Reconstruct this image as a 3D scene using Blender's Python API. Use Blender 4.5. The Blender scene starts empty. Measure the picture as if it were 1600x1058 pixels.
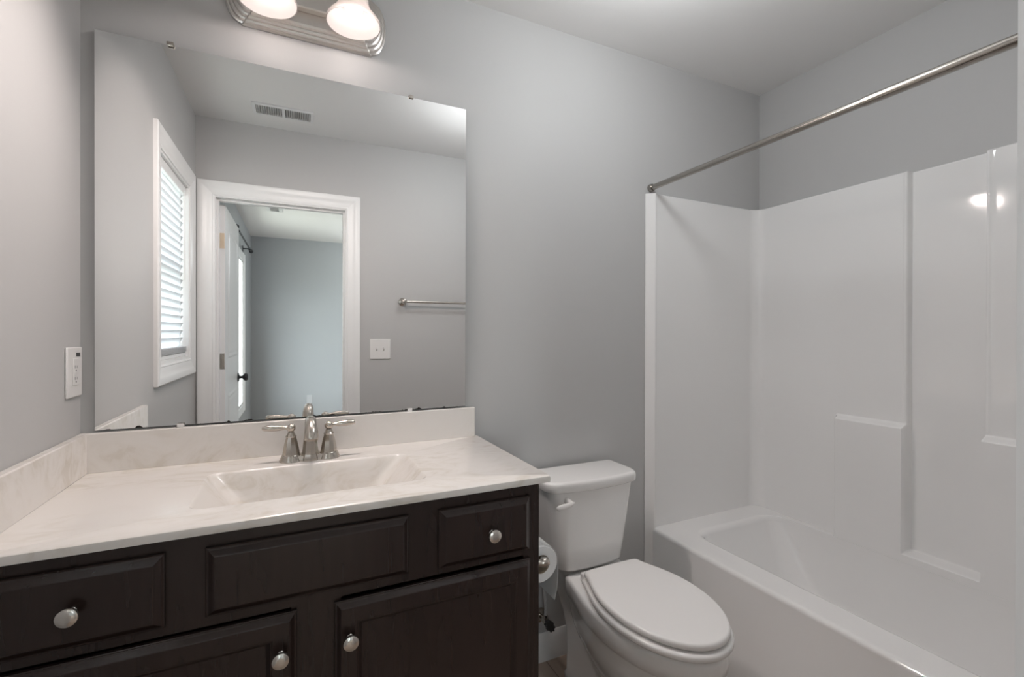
import bpy, bmesh, math, random
from mathutils import Vector, Matrix
random.seed(4)
sc = bpy.context.scene
COL = sc.collection
PI = math.pi

# ------------------------------------------------------------------ camera
CAM_Z = 1.2784
cam = bpy.data.cameras.new('camera')
cam.sensor_width = 36.0
cam.lens = 728.82 / 1600 * 36.0
cam.shift_y = -(529 - 523.92) / 1600
cam.clip_start = 0.01
camo = bpy.data.objects.new('camera', cam)
COL.objects.link(camo)
_a, _t, _r = math.radians(25.33), math.radians(-0.137), math.radians(0.118)
R0 = Vector((math.cos(_a), -math.sin(_a), 0)); F0 = Vector((math.sin(_a), math.cos(_a), 0)); U0 = Vector((0, 0, 1))
F1 = F0 * math.cos(_t) + U0 * math.sin(_t); U1 = U0 * math.cos(_t) - F0 * math.sin(_t)
R2 = R0 * math.cos(_r) + U1 * math.sin(_r); U2 = U1 * math.cos(_r) - R0 * math.sin(_r)
M = Matrix((R2, U2, -F1)).transposed().to_4x4()
M.translation = (0, 0, CAM_Z)
camo.matrix_world = M
sc.camera = camo

# ------------------------------------------------------------------ world, daylight, exposure
w = bpy.data.worlds.new('overcast_sky'); sc.world = w; w.use_nodes = True
bg = w.node_tree.nodes['Background']
bg.inputs[0].default_value = (0.93, 0.97, 1.0, 1); bg.inputs[1].default_value = 24.0
_wt = w.node_tree; _tc = _wt.nodes.new('ShaderNodeTexCoord'); _sp = _wt.nodes.new('ShaderNodeSeparateXYZ')
_rp = _wt.nodes.new('ShaderNodeValToRGB')          # pale overcast sky above a darker ground
_rp.color_ramp.elements[0].position = 0.49; _rp.color_ramp.elements[0].color = (0.28, 0.29, 0.26, 1)
_rp.color_ramp.elements[1].position = 0.53; _rp.color_ramp.elements[1].color = (0.90, 0.96, 1.0, 1)
_mr = _wt.nodes.new('ShaderNodeMapRange'); _mr.inputs[1].default_value = -1
_wt.links.new(_tc.outputs['Generated'], _sp.inputs[0]); _wt.links.new(_sp.outputs['Z'], _mr.inputs[0])
_wt.links.new(_mr.outputs[0], _rp.inputs[0]); _wt.links.new(_rp.outputs[0], bg.inputs[0])
sc.view_settings.view_transform = 'Standard'; sc.view_settings.look = 'None'
sc.view_settings.exposure = 0.28; sc.view_settings.gamma = 1.0; sc.view_settings.use_curve_mapping = False
LAMP_W = 17.5          # each bulb of the vanity light
BED_FILL_W = 26.0           # added bedroom fill lamp
BATH_FILL_W = 10.5         # added bathroom fill lamp
try:
    sc.cycles.use_denoising = True
    sc.cycles.max_bounces = 14; sc.cycles.diffuse_bounces = 8; sc.cycles.glossy_bounces = 6
    sc.cycles.transparent_max_bounces = 12
    sc.cycles.caustics_reflective = False; sc.cycles.caustics_refractive = False
    sc.cycles.sample_clamp_indirect = 4.0
except Exception:
    pass

def portal(name, loc, rot, sx, sy):
    l = bpy.data.lights.new(name, 'AREA'); l.shape = 'RECTANGLE'; l.size = sx; l.size_y = sy
    l.cycles.is_portal = True
    o = bpy.data.objects.new(name, l); COL.objects.link(o); o.location = loc; o.rotation_euler = rot
    return o
portal('bath_window_portal', (-0.66, 0.532, 1.595), (0, -PI / 2, 0), 0.92, 0.60)
portal('bedroom_window_portal', (-0.66, -2.15, 1.275), (0, -PI / 2, 0), 1.56, 0.92)

# ------------------------------------------------------------------ materials
def mat(name, color, rough=0.5, metal=0.0, coat=0.0, spec=0.5, noise=None, bump=None, aniso=None):
    """noise = (scale, amount, second colour); bump = (scale, strength)"""
    m = bpy.data.materials.new(name); m.use_nodes = True
    nt = m.node_tree; b = nt.nodes['Principled BSDF']
    b.inputs['Base Color'].default_value = (*color, 1)
    b.inputs['Roughness'].default_value = rough
    b.inputs['Metallic'].default_value = metal
    b.inputs['Specular IOR Level'].default_value = spec
    if coat:
        b.inputs['Coat Weight'].default_value = coat; b.inputs['Coat Roughness'].default_value = 0.08
    tc = nt.nodes.new('ShaderNodeTexCoord')
    if noise:
        n = nt.nodes.new('ShaderNodeTexNoise'); n.inputs['Scale'].default_value = noise[0]; n.inputs['Detail'].default_value = 6
        nt.links.new(tc.outputs['Object'], n.inputs['Vector'])
        r = nt.nodes.new('ShaderNodeValToRGB')
        r.color_ramp.elements[0].color = (*color, 1); r.color_ramp.elements[0].position = 0.5 - noise[1]
        r.color_ramp.elements[1].color = (*noise[2], 1); r.color_ramp.elements[1].position = 0.5 + noise[1]
        nt.links.new(n.outputs['Fac'], r.inputs[0]); nt.links.new(r.outputs[0], b.inputs['Base Color'])
    if bump:
        n2 = nt.nodes.new('ShaderNodeTexNoise'); n2.inputs['Scale'].default_value = bump[0]; n2.inputs['Detail'].default_value = 3
        nt.links.new(tc.outputs['Object'], n2.inputs['Vector'])
        bp = nt.nodes.new('ShaderNodeBump'); bp.inputs['Strength'].default_value = bump[1]; bp.inputs['Distance'].default_value = 0.002
        nt.links.new(n2.outputs['Fac'], bp.inputs['Height']); nt.links.new(bp.outputs[0], b.inputs['Normal'])
    return m

WALL = mat('grey_wall_paint', (0.485, 0.483, 0.48), 0.55, spec=0.35, noise=(1.3, 0.3, (0.475, 0.474, 0.472)), bump=(220, 0.06))
BEDW = mat('blue_grey_wall_paint', (0.36, 0.375, 0.385), 0.55, spec=0.3, noise=(1.3, 0.3, (0.35, 0.365, 0.375)))
CEIL = mat('white_ceiling_paint', (0.72, 0.715, 0.71), 0.8, spec=0.2, bump=(160, 0.08))
TRIM = mat('white_trim_paint', (0.82, 0.825, 0.825), 0.3, noise=(3, 0.3, (0.805, 0.81, 0.81)))
DOORP = mat('white_door_paint', (0.80, 0.805, 0.81), 0.35, noise=(3, 0.3, (0.785, 0.79, 0.795)))
ACRY = mat('glossy_white_fibreglass', (0.82, 0.815, 0.81), 0.06, coat=0.45, noise=(2.0, 0.35, (0.81, 0.805, 0.80)))
PORC = mat('white_porcelain', (0.83, 0.825, 0.815), 0.08, coat=0.4, noise=(2.0, 0.35, (0.82, 0.815, 0.805)))
SEATM = mat('white_seat_plastic', (0.82, 0.81, 0.80), 0.22, noise=(2.0, 0.35, (0.81, 0.80, 0.79)))
NICK = mat('brushed_nickel', (0.56, 0.52, 0.47), 0.22, metal=1.0, noise=(60, 0.3, (0.51, 0.47, 0.425)))
ROD = mat('satin_steel', (0.38, 0.355, 0.325), 0.22, metal=1.0, noise=(60, 0.3, (0.34, 0.32, 0.295)))
PLATEM = mat('lamp_lit_nickel_plate', (0.74, 0.71, 0.68), 0.28, metal=1.0, noise=(60, 0.3, (0.70, 0.67, 0.64)))  # nickel made lighter, lamp light painted into its colour
KNOB = mat('satin_nickel_knob', (0.72, 0.70, 0.66), 0.22, metal=1.0, noise=(60, 0.3, (0.68, 0.66, 0.62)))
PLATE = mat('white_plastic', (0.76, 0.75, 0.74), 0.35, noise=(3, 0.3, (0.74, 0.735, 0.725)))
GREYP = mat('grey_plastic', (0.46, 0.47, 0.48), 0.4, noise=(3, 0.3, (0.45, 0.46, 0.47)))
DARK = mat('black_plastic', (0.015, 0.015, 0.016), 0.4, noise=(30, 0.3, (0.025, 0.025, 0.026)))
SLOT = mat('dark_slot', (0.05, 0.05, 0.052), 0.7, noise=(30, 0.3, (0.07, 0.07, 0.07)))
DUCT = mat('grey_duct', (0.22, 0.22, 0.22), 0.7, noise=(10, 0.3, (0.25, 0.25, 0.25)))
IRON = mat('dark_bronze', (0.03, 0.03, 0.035), 0.4, metal=0.7, noise=(30, 0.3, (0.05, 0.05, 0.055)))
PAPER = mat('white_tissue_paper', (0.80, 0.79, 0.78), 0.9, spec=0.1, noise=(40, 0.3, (0.77, 0.765, 0.755)), bump=(300, 0.2))
CARD = mat('brown_card', (0.36, 0.28, 0.20), 0.85, noise=(20, 0.3, (0.33, 0.26, 0.18)))
HOSE = mat('grey_braided_hose', (0.55, 0.55, 0.55), 0.4, noise=(200, 0.2, (0.42, 0.42, 0.42)))
VENTM = mat('white_vent_enamel', (0.68, 0.685, 0.69), 0.4, noise=(3, 0.3, (0.67, 0.675, 0.68)))
LIT_NICK = mat('lit_nickel_hinge', (0.62, 0.52, 0.40), 0.35, metal=0.9, noise=(30, 0.3, (0.56, 0.47, 0.36)))  # satin nickel with the light on the upper hinge painted into its colour

def wood_mat():
    m = bpy.data.materials.new('dark_espresso_wood'); m.use_nodes = True
    nt = m.node_tree; b = nt.nodes['Principled BSDF']
    tc = nt.nodes.new('ShaderNodeTexCoord'); mp = nt.nodes.new('ShaderNodeMapping'); mp.inputs['Scale'].default_value = (14, 14, 1.4)
    n = nt.nodes.new('ShaderNodeTexNoise'); n.inputs['Scale'].default_value = 3.2; n.inputs['Detail'].default_value = 2; n.inputs['Distortion'].default_value = 0.6
    r = nt.nodes.new('ShaderNodeValToRGB')
    r.color_ramp.elements[0].color = (0.0205, 0.0118, 0.0098, 1); r.color_ramp.elements[0].position = 0.3
    r.color_ramp.elements[1].color = (0.0240, 0.0142, 0.0118, 1); r.color_ramp.elements[1].position = 0.75
    nt.links.new(tc.outputs['Object'], mp.inputs[0]); nt.links.new(mp.outputs[0], n.inputs['Vector'])
    nt.links.new(n.outputs['Fac'], r.inputs[0]); nt.links.new(r.outputs[0], b.inputs['Base Color'])
    b.inputs['Roughness'].default_value = 0.27; b.inputs['Specular IOR Level'].default_value = 0.5
    return m
WOOD = wood_mat()

def marble_mat():
    m = bpy.data.materials.new('cultured_marble'); m.use_nodes = True
    nt = m.node_tree; b = nt.nodes['Principled BSDF']; L = nt.links
    tc = nt.nodes.new('ShaderNodeTexCoord')
    mp = nt.nodes.new('ShaderNodeMapping'); mp.inputs['Scale'].default_value = (1.0, 2.1, 1.2); mp.inputs['Rotation'].default_value = (0.5, 0.35, 0.15)
    n = nt.nodes.new('ShaderNodeTexNoise'); n.inputs['Scale'].default_value = 7.0; n.inputs['Detail'].default_value = 9; n.inputs['Distortion'].default_value = 2.2; n.inputs['Roughness'].default_value = 0.62
    r = nt.nodes.new('ShaderNodeValToRGB')
    e = r.color_ramp.elements
    e[0].position = 0.36; e[0].color = (0.635, 0.59, 0.53, 1)
    e[1].position = 0.60; e[1].color = (0.75, 0.72, 0.69, 1)
    k = e.new(0.47); k.color = (0.715, 0.68, 0.64, 1)
    L.new(tc.outputs['Object'], mp.inputs[0]); L.new(mp.outputs[0], n.inputs['Vector']); L.new(n.outputs['Fac'], r.inputs[0])
    n2 = nt.nodes.new('ShaderNodeTexNoise'); n2.inputs['Scale'].default_value = 2.6; n2.inputs['Detail'].default_value = 4
    L.new(tc.outputs['Object'], n2.inputs['Vector'])
    r2 = nt.nodes.new('ShaderNodeValToRGB'); r2.color_ramp.elements[0].position = 0.42; r2.color_ramp.elements[1].position = 0.62
    L.new(n2.outputs['Fac'], r2.inputs[0])
    mx = nt.nodes.new('ShaderNodeMix'); mx.data_type = 'RGBA'
    L.new(r2.outputs[0], mx.inputs['Factor']); L.new(r.outputs[0], mx.inputs['A']); mx.inputs['B'].default_value = (0.745, 0.715, 0.685, 1)
    L.new(mx.outputs['Result'], b.inputs['Base Color'])
    b.inputs['Roughness'].default_value = 0.22; b.inputs['Coat Weight'].default_value = 0.15
    return m
MARB = marble_mat()

def floor_mat():
    m = bpy.data.materials.new('wood_look_plank_floor'); m.use_nodes = True
    nt = m.node_tree; b = nt.nodes['Principled BSDF']; L = nt.links
    tc = nt.nodes.new('ShaderNodeTexCoord')
    mp = nt.nodes.new('ShaderNodeMapping'); mp.inputs['Rotation'].default_value = (0, 0, PI / 2); mp.inputs['Location'].default_value = (0, 0.958, 0)
    br = nt.nodes.new('ShaderNodeTexBrick'); br.inputs['Scale'].default_value = 1.0
    br.inputs['Brick Width'].default_value = 0.9; br.inputs['Row Height'].default_value = 0.155
    br.inputs['Mortar Size'].default_value = 0.002; br.inputs['Mortar Smooth'].default_value = 0.1
    br.inputs['Color1'].default_value = (0.42, 0.33, 0.27, 1); br.inputs['Color2'].default_value = (0.47, 0.375, 0.31, 1)
    br.inputs['Mortar'].default_value = (0.22, 0.17, 0.14, 1)
    L.new(tc.outputs['Object'], mp.inputs[0]); L.new(mp.outputs[0], br.inputs['Vector'])
    mp2 = nt.nodes.new('ShaderNodeMapping'); mp2.inputs['Scale'].default_value = (24, 2.2, 1)
    n = nt.nodes.new('ShaderNodeTexNoise'); n.inputs['Scale'].default_value = 2.0; n.inputs['Detail'].default_value = 7
    L.new(tc.outputs['Object'], mp2.inputs[0]); L.new(mp2.outputs[0], n.inputs['Vector'])
    mx = nt.nodes.new('ShaderNodeMix'); mx.data_type = 'RGBA'; mx.blend_type = 'MULTIPLY'; mx.inputs['Factor'].default_value = 0.5
    r = nt.nodes.new('ShaderNodeValToRGB'); r.color_ramp.elements[0].color = (0.6, 0.6, 0.6, 1); r.color_ramp.elements[1].color = (1.2, 1.2, 1.2, 1)
    L.new(n.outputs['Fac'], r.inputs[0]); L.new(br.outputs['Color'], mx.inputs['A']); L.new(r.outputs[0], mx.inputs['B'])
    L.new(mx.outputs['Result'], b.inputs['Base Color']); b.inputs['Roughness'].default_value = 0.45
    return m
FLOOR = floor_mat()

def mirror_mat():
    m = bpy.data.materials.new('silvered_mirror_worn_edge_shadow_line'); m.use_nodes = True
    nt = m.node_tree; L = nt.links; b = nt.nodes['Principled BSDF']; out = nt.nodes['Material Output']
    b.inputs['Base Color'].default_value = (0.965, 0.975, 0.972, 1); b.inputs['Metallic'].default_value = 1; b.inputs['Roughness'].default_value = 0.0
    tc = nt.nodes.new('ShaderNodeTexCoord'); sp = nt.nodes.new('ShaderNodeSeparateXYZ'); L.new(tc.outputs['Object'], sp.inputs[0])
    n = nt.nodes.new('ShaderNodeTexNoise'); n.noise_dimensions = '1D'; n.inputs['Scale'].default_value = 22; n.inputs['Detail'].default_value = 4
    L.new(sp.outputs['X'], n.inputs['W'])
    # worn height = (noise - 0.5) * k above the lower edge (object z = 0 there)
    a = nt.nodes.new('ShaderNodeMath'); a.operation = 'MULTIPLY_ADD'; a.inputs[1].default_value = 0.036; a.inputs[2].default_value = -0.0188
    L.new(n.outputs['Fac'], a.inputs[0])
    mxx = nt.nodes.new('ShaderNodeMath'); mxx.operation = 'MAXIMUM'; mxx.inputs[1].default_value = 0.0008; L.new(a.outputs[0], mxx.inputs[0]); a = mxx  # thin shadow-gap line painted along the whole lower edge, below the worn spots
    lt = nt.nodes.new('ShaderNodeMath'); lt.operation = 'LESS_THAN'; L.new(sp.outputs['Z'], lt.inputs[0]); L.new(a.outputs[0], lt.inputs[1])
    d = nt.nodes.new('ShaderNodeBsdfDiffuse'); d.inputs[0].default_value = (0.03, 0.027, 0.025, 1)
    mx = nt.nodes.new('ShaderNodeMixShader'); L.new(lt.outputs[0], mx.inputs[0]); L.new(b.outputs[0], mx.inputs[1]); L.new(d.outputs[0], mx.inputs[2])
    L.new(mx.outputs[0], out.inputs[0])
    return m
MIRR = mirror_mat()

def mix_mat(name, build):
    m = bpy.data.materials.new(name); m.use_nodes = True; nt = m.node_tree
    nt.nodes.remove(nt.nodes['Principled BSDF']); build(nt, nt.nodes['Material Output']); return m

def _pane(nt, out):
    t = nt.nodes.new('ShaderNodeBsdfTransparent'); t.inputs[0].default_value = (0.93, 0.95, 0.95, 1)
    g = nt.nodes.new('ShaderNodeBsdfGlossy'); g.inputs['Roughness'].default_value = 0.0
    mx = nt.nodes.new('ShaderNodeMixShader'); mx.inputs[0].default_value = 0.06
    nt.links.new(t.outputs[0], mx.inputs[1]); nt.links.new(g.outputs[0], mx.inputs[2]); nt.links.new(mx.outputs[0], out.inputs[0])
PANE = mix_mat('window_glass', _pane)

def _slat(nt, out):
    d = nt.nodes.new('ShaderNodeBsdfDiffuse'); d.inputs[0].default_value = (0.82, 0.83, 0.84, 1)
    t = nt.nodes.new('ShaderNodeBsdfTranslucent'); t.inputs[0].default_value = (0.82, 0.84, 0.86, 1)
    mx = nt.nodes.new('ShaderNodeMixShader'); mx.inputs[0].default_value = 0.34
    nt.links.new(d.outputs[0], mx.inputs[1]); nt.links.new(t.outputs[0], mx.inputs[2]); nt.links.new(mx.outputs[0], out.inputs[0])
SLAT = mix_mat('white_translucent_slat', _slat)

def _shade(nt, out):
    d = nt.nodes.new('ShaderNodeBsdfDiffuse'); d.inputs[0].default_value = (0.62, 0.60, 0.59, 1)
    t = nt.nodes.new('ShaderNodeBsdfTranslucent'); t.inputs[0].default_value = (0.62, 0.59, 0.575, 1)
    mx = nt.nodes.new('ShaderNodeMixShader'); mx.inputs[0].default_value = 0.6
    tr = nt.nodes.new('ShaderNodeBsdfTransparent'); tr.inputs[0].default_value = (1, 0.97, 0.95, 1)
    m2 = nt.nodes.new('ShaderNodeMixShader'); m2.inputs[0].default_value = 0.1
    nt.links.new(d.outputs[0], mx.inputs[1]); nt.links.new(t.outputs[0], mx.inputs[2])
    nt.links.new(mx.outputs[0], m2.inputs[1]); nt.links.new(tr.outputs[0], m2.inputs[2]); nt.links.new(m2.outputs[0], out.inputs[0])
SHADE = mix_mat('frosted_lamp_glass', _shade)

def _bulb(nt, out):
    e = nt.nodes.new('ShaderNodeEmission'); e.inputs[0].default_value = (1.0, 0.90, 0.86, 1); e.inputs[1].default_value = 5.0
    nt.links.new(e.outputs[0], out.inputs[0])
BULB = mix_mat('lit_bulb', _bulb)

# ------------------------------------------------------------------ mesh helpers
class MB:
    def __init__(s): s.v = []; s.f = []
    def add(s, v, f):
        k = len(s.v); s.v += [tuple(p) for p in v]; s.f += [tuple(i + k for i in q) for q in f]; return s
    def box(s, x0, x1, y0, y1, z0, z1):
        v = [(x, y, z) for z in (z0, z1) for y in (y0, y1) for x in (x0, x1)]
        return s.add(v, [(0, 2, 3, 1), (4, 5, 7, 6), (0, 1, 5, 4), (2, 6, 7, 3), (0, 4, 6, 2), (1, 3, 7, 5)])
    def loft(s, rings, cap0=True, cap1=True, closed=True):
        n = len(rings[0]); k = len(s.v); F = []
        for r in rings: s.v += [tuple(p) for p in r]
        m = n if closed else n - 1
        for i in range(len(rings) - 1):
            for j in range(m):
                a = k + i * n + j; b = k + i * n + (j + 1) % n
                F.append((a, b, b + n, a + n))
        if cap0: F.append(tuple(k + j for j in reversed(range(n))))
        if cap1: F.append(tuple(k + (len(rings) - 1) * n + j for j in range(n)))
        s.f += F; return s
    def lathe(s, prof, c, axis='z', n=32, cap0=True, cap1=True, phase=0.0):
        rings = []
        for r, h in prof:
            ring = []
            for j in range(n):
                t = 2 * PI * j / n + phase; a, b = r * math.cos(t), r * math.sin(t)
                ring.append({'z': (c[0] + a, c[1] + b, c[2] + h), 'x': (c[0] + h, c[1] + a, c[2] + b), 'y': (c[0] + b, c[1] + h, c[2] + a)}[axis])
            rings.append(ring)
        return s.loft(rings, cap0, cap1)
    def tube(s, path, rad, n=14, cap=True, flat=None):
        P = [Vector(p) for p in path]; rings = []
        up = None
        for i, p in enumerate(P):
            d = (P[min(i + 1, len(P) - 1)] - P[max(i - 1, 0)]).normalized()
            if up is None:
                up = Vector((0, 0, 1)) if abs(d.z) < 0.9 else Vector((1, 0, 0))
            a = d.cross(up).normalized(); up = a.cross(d).normalized()
            r = rad[i] if isinstance(rad, (list, tuple)) else rad
            rx, ry = r if isinstance(r, tuple) else (r, r)
            rings.append([p + a * rx * math.cos(2 * PI * j / n) + up * ry * math.sin(2 * PI * j / n) for j in range(n)])
        return s.loft(rings, cap, cap)
    def sphere(s, c, r, n=20, m=12, sq=(1, 1, 1)):
        rings = []
        for i in range(1, m):
            t = PI * i / m
            rings.append([(c[0] + sq[0] * r * math.sin(t) * math.cos(2 * PI * j / n), c[1] + sq[1] * r * math.sin(t) * math.sin(2 * PI * j / n), c[2] - sq[2] * r * math.cos(t)) for j in range(n)])
        return s.loft(rings)

def obj(name, mb, material, parent=None, smooth=True, angle=35, bevel=0.0, seg=3, origin=None):
    me = bpy.data.meshes.new(name)
    og = Vector(origin) if origin else Vector((0, 0, 0))
    me.from_pydata([tuple(Vector(p) - og) for p in mb.v], [], mb.f)
    bm = bmesh.new(); bm.from_mesh(me)
    bmesh.ops.remove_doubles(bm, verts=bm.verts, dist=1e-6)
    bmesh.ops.recalc_face_normals(bm, faces=bm.faces)
    bm.to_mesh(me); bm.free()
    me.materials.append(material)
    if smooth:
        for p in me.polygons: p.use_smooth = True
        me.set_sharp_from_angle(angle=math.radians(angle))
    o = bpy.data.objects.new(name, me); COL.objects.link(o)
    o.location = og
    if bevel:
        b = o.modifiers.new('bevel', 'BEVEL'); b.width = bevel; b.segments = seg; b.limit_method = 'ANGLE'; b.angle_limit = math.radians(40)
        b.harden_normals = False
    if parent is not None:
        o.parent = parent
        o.matrix_parent_inverse = Matrix.Translation(-(parent_base(parent)))
    return o
def parent_base(p):
    return Vector(p.get('_b', (0, 0, 0))) if False else BASE.get(p.name, Vector((0, 0, 0)))
BASE = {}
def thing(name, label, cat, loc, group=None):
    o = bpy.data.objects.new(name, None); COL.objects.link(o); o.empty_display_size = 0.1
    o.location = loc; BASE[o.name] = Vector(loc)
    o['label'] = label; o['category'] = cat
    if group: o['group'] = group
    return o
def tag(o, label, cat, group=None):
    o['label'] = label; o['category'] = cat
    if group: o['group'] = group
    return o
def struct(o):
    o['kind'] = 'structure'; return o
def structure(name, loc):
    o = bpy.data.objects.new(name, None); COL.objects.link(o); o.empty_display_size = 0.1
    o.location = loc; BASE[o.name] = Vector(loc); o['kind'] = 'structure'; return o

def rrect(x0, x1, y0, y1, r, z, n=6):
    pts = []
    for cx, cy, a0 in ((x1 - r, y1 - r, 0), (x0 + r, y1 - r, PI / 2), (x0 + r, y0 + r, PI), (x1 - r, y0 + r, 1.5 * PI)):
        for i in range(n + 1):
            a = a0 + PI / 2 * i / n
            pts.append((cx + r * math.cos(a), cy + r * math.sin(a), z))
    return pts
def yrect(x0, x1, z0, z1, y):
    return [(x0, y, z0), (x1, y, z0), (x1, y, z1), (x0, y, z1)]

# ------------------------------------------------------------------ room shell
XL, XR, YB, YF, H = -0.503, 2.138, 1.6, 0.085, 2.485
YBED, XBL, XBR, YFAR = -0.03, -0.528, 3.0, -3.5
DX0, DX1, DZ = -0.407, 0.285, 2.045          # clear door opening
WY0, WY1, WZ0, WZ1 = 0.245, 0.82, 1.145, 2.045   # bathroom window hole
BY0, BY1, BZ0, BZ1 = -2.6, -1.7, 0.5, 2.05       # bedroom window hole
struct(obj('floor', MB().box(-0.66, 3.12, -3.64, 1.72, -0.1, 0), FLOOR, smooth=False))
struct(obj('ceiling', MB().box(-0.66, 3.12, -3.64, 1.72, H, H + 0.1), CEIL, smooth=False))
struct(obj('wall_back', MB().box(-0.66, XR, YB, YB + 0.12, 0, H), WALL, smooth=False))
struct(obj('wall_right', MB().box(XR, XR + 0.12, YF, YB + 0.12, 0, H), WALL, smooth=False))
m = MB().box(-0.66, XL, YF, WY0, 0, H).box(-0.66, XL, WY1, YB, 0, H).box(-0.66, XL, WY0, WY1, 0, WZ0).box(-0.66, XL, WY0, WY1, WZ1, H)
struct(obj('wall_left', m, WALL, smooth=False))
JT = 0.018
m = MB().box(-0.66, DX0 - JT, YBED, YF, 0, H).box(DX1 + JT, 3.12, YBED, YF, 0, H).box(DX0 - JT, DX1 + JT, YBED, YF, DZ + JT, H)
struct(obj('wall_front', m, WALL, smooth=False))
m = MB().box(-0.66, XBL, -3.64, BY0, 0, H).box(-0.66, XBL, BY1, YBED, 0, H).box(-0.66, XBL, BY0, BY1, 0, BZ0).box(-0.66, XBL, BY0, BY1, BZ1, H)
struct(obj('wall_bedroom_left', m, BEDW, smooth=False))
m = MB().box(XBL, XBR, -3.64, YFAR, 0, H)
struct(obj('wall_bedroom_far', m, BEDW, smooth=False))
struct(obj('wall_bedroom_right', MB().box(XBR, XBR + 0.12, -3.64, YBED, 0, H), BEDW, smooth=False))

# baseboard on the back wall between vanity and tub
prof = [(0, 0), (0.013, 0), (0.013, 0.085), (0.010, 0.095), (0.007, 0.105), (0.005, 0.11), (0, 0.11)]
struct(obj('baseboard_back', MB().loft([[(x, YB - d, z) for d, z in prof] for x in (0.605, 1.398)]), TRIM, angle=25))

# casing profile helper: mitred frame around an opening on a plane
CPROF = [(0.0, 0.0), (0.0, 0.006), (0.008, 0.0085), (0.012, 0.007), (0.030, 0.011), (0.050, 0.0135), (0.056, 0.016), (0.070, 0.0175), (0.078, 0.0175), (0.083, 0.014), (0.083, 0.0)]
def casing(name, a0, a1, b0, b1, plane, material, parent, sides='LTRB', wdt=0.083):
    """plane(a, b, d) -> point; opening a0..a1 x b0..b1; d is out from the wall"""
    out = []
    k = wdt / 0.083
    for sd in sides:
        rings = []
        for end in (0, 1):
            ring = []
            for wd, d in CPROF:
                wd *= k
                if sd == 'L': p = plane(a0 - wd, (b0 - wd if 'B' in sides else b0) if end == 0 else b1 + wd, d)
                if sd == 'R': p = plane(a1 + wd, (b0 - wd if 'B' in sides else b0) if end == 0 else b1 + wd, d)
                if sd == 'T': p = plane(a0 - wd if end == 0 else a1 + wd, b1 + wd, d)
                if sd == 'B': p = plane(a0 - wd if end == 0 else a1 + wd, b0 - wd, d)
                ring.append(p)
            rings.append(ring)
        out.append(obj(name, MB().loft(rings), material, parent, angle=20))
    return out

# door frame, casings
d1 = structure('door_1', (-0.06, 0.03, 0))
for x0, x1 in ((DX0 - JT, DX0), (DX1, DX1 + JT)):
    obj('door_jamb', MB().box(x0, x1, YBED - 0.001, YF + 0.001, 0, DZ), TRIM, d1, smooth=False)
obj('door_head', MB().box(DX0 - JT, DX1 + JT, YBED - 0.001, YF + 0.001, DZ, DZ + JT), TRIM, d1, smooth=False)
# door stop strip
m = MB().box(DX0, DX0 + 0.011, 0.010, 0.045, 0, DZ).box(DX1 - 0.011, DX1, 0.010, 0.045, 0, DZ).box(DX0 + 0.011, DX1 - 0.011, 0.010, 0.045, DZ - 0.011, DZ)
obj('door_stop', m, TRIM, d1, smooth=False)
casing('casing', DX0 + 0.001 - 0.005, DX1 + 0.005, 0, DZ + 0.005, lambda a, b, d: (a, YF + d, b), TRIM, d1, 'LTR')
casing('casing', DX0 - 0.005, DX1 + 0.005, 0, DZ + 0.005, lambda a, b, d: (a, YBED - d, b), TRIM, d1, 'LTR')
# the open door leaf, swung into the bedroom, hung on the left jamb
lx0, lx1, ly0, ly1 = -0.4095, -0.3745, -0.722, -0.038
m = MB().box(lx0, lx1, ly0, ly1, 0.012, 2.032)
leaf = obj('door_leaf', m, DOORP, d1, smooth=False, bevel=0.002, seg=2)
# moulded panels on the leaf (both faces)
for sx, sg in ((lx1, 1), (lx0, -1)):
    for z0, z1 in ((1.12, 1.92), (0.14, 0.90)):
        r = []
        for ins, dd in ((0.0, 0.0005), (0.012, 0.005), (0.03, 0.002), (0.045, 0.0045)):
            r.append([(sx + sg * dd, ly0 + 0.11 + ins, z0 + ins), (sx + sg * dd, ly1 - 0.11 - ins, z0 + ins), (sx + sg * dd, ly1 - 0.11 - ins, z1 - ins), (sx + sg * dd, ly0 + 0.11 + ins, z1 - ins)])
        obj('door_panel', MB().loft(r, cap0=False), DOORP, d1, smooth=False)
for hz, hm in ((1.82, LIT_NICK), (1.11, NICK), (0.25, NICK)):
    m = MB().lathe([(0.0055, -0.045), (0.0055, 0.045)], (-0.4130, -0.0400, hz), 'z', 12)
    m.box(-0.4085, -0.3785, -0.0385, -0.0355, hz - 0.045, hz + 0.045)
    hg = obj('hinge', m, hm, d1, smooth=False)
    ms = MB()
    for dz in (-0.033, 0.0, 0.033):
        ms.lathe([(0.0035, -0.0005), (0.0035, 0.001)], (-0.395 + (0.004 if dz == 0 else -0.002), -0.0352, hz + dz), 'y', 10)
kn = MB()
for sx, sg in ((lx1, 1), (lx0, -1)):
    kn.lathe([(0.0, 0), (0.032, 0), (0.032, sg * 0.004), (0.028, sg * 0.008), (0.012, sg * 0.010), (0.010, sg * 0.028), (0.018, sg * 0.034), (0.027, sg * 0.045), (0.027, sg * 0.055), (0.02, sg * 0.063), (0.0, sg * 0.065)], (sx, -0.662, 0.96), 'x', 24, False, False)
obj('door_knob', kn, IRON, d1)

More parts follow.
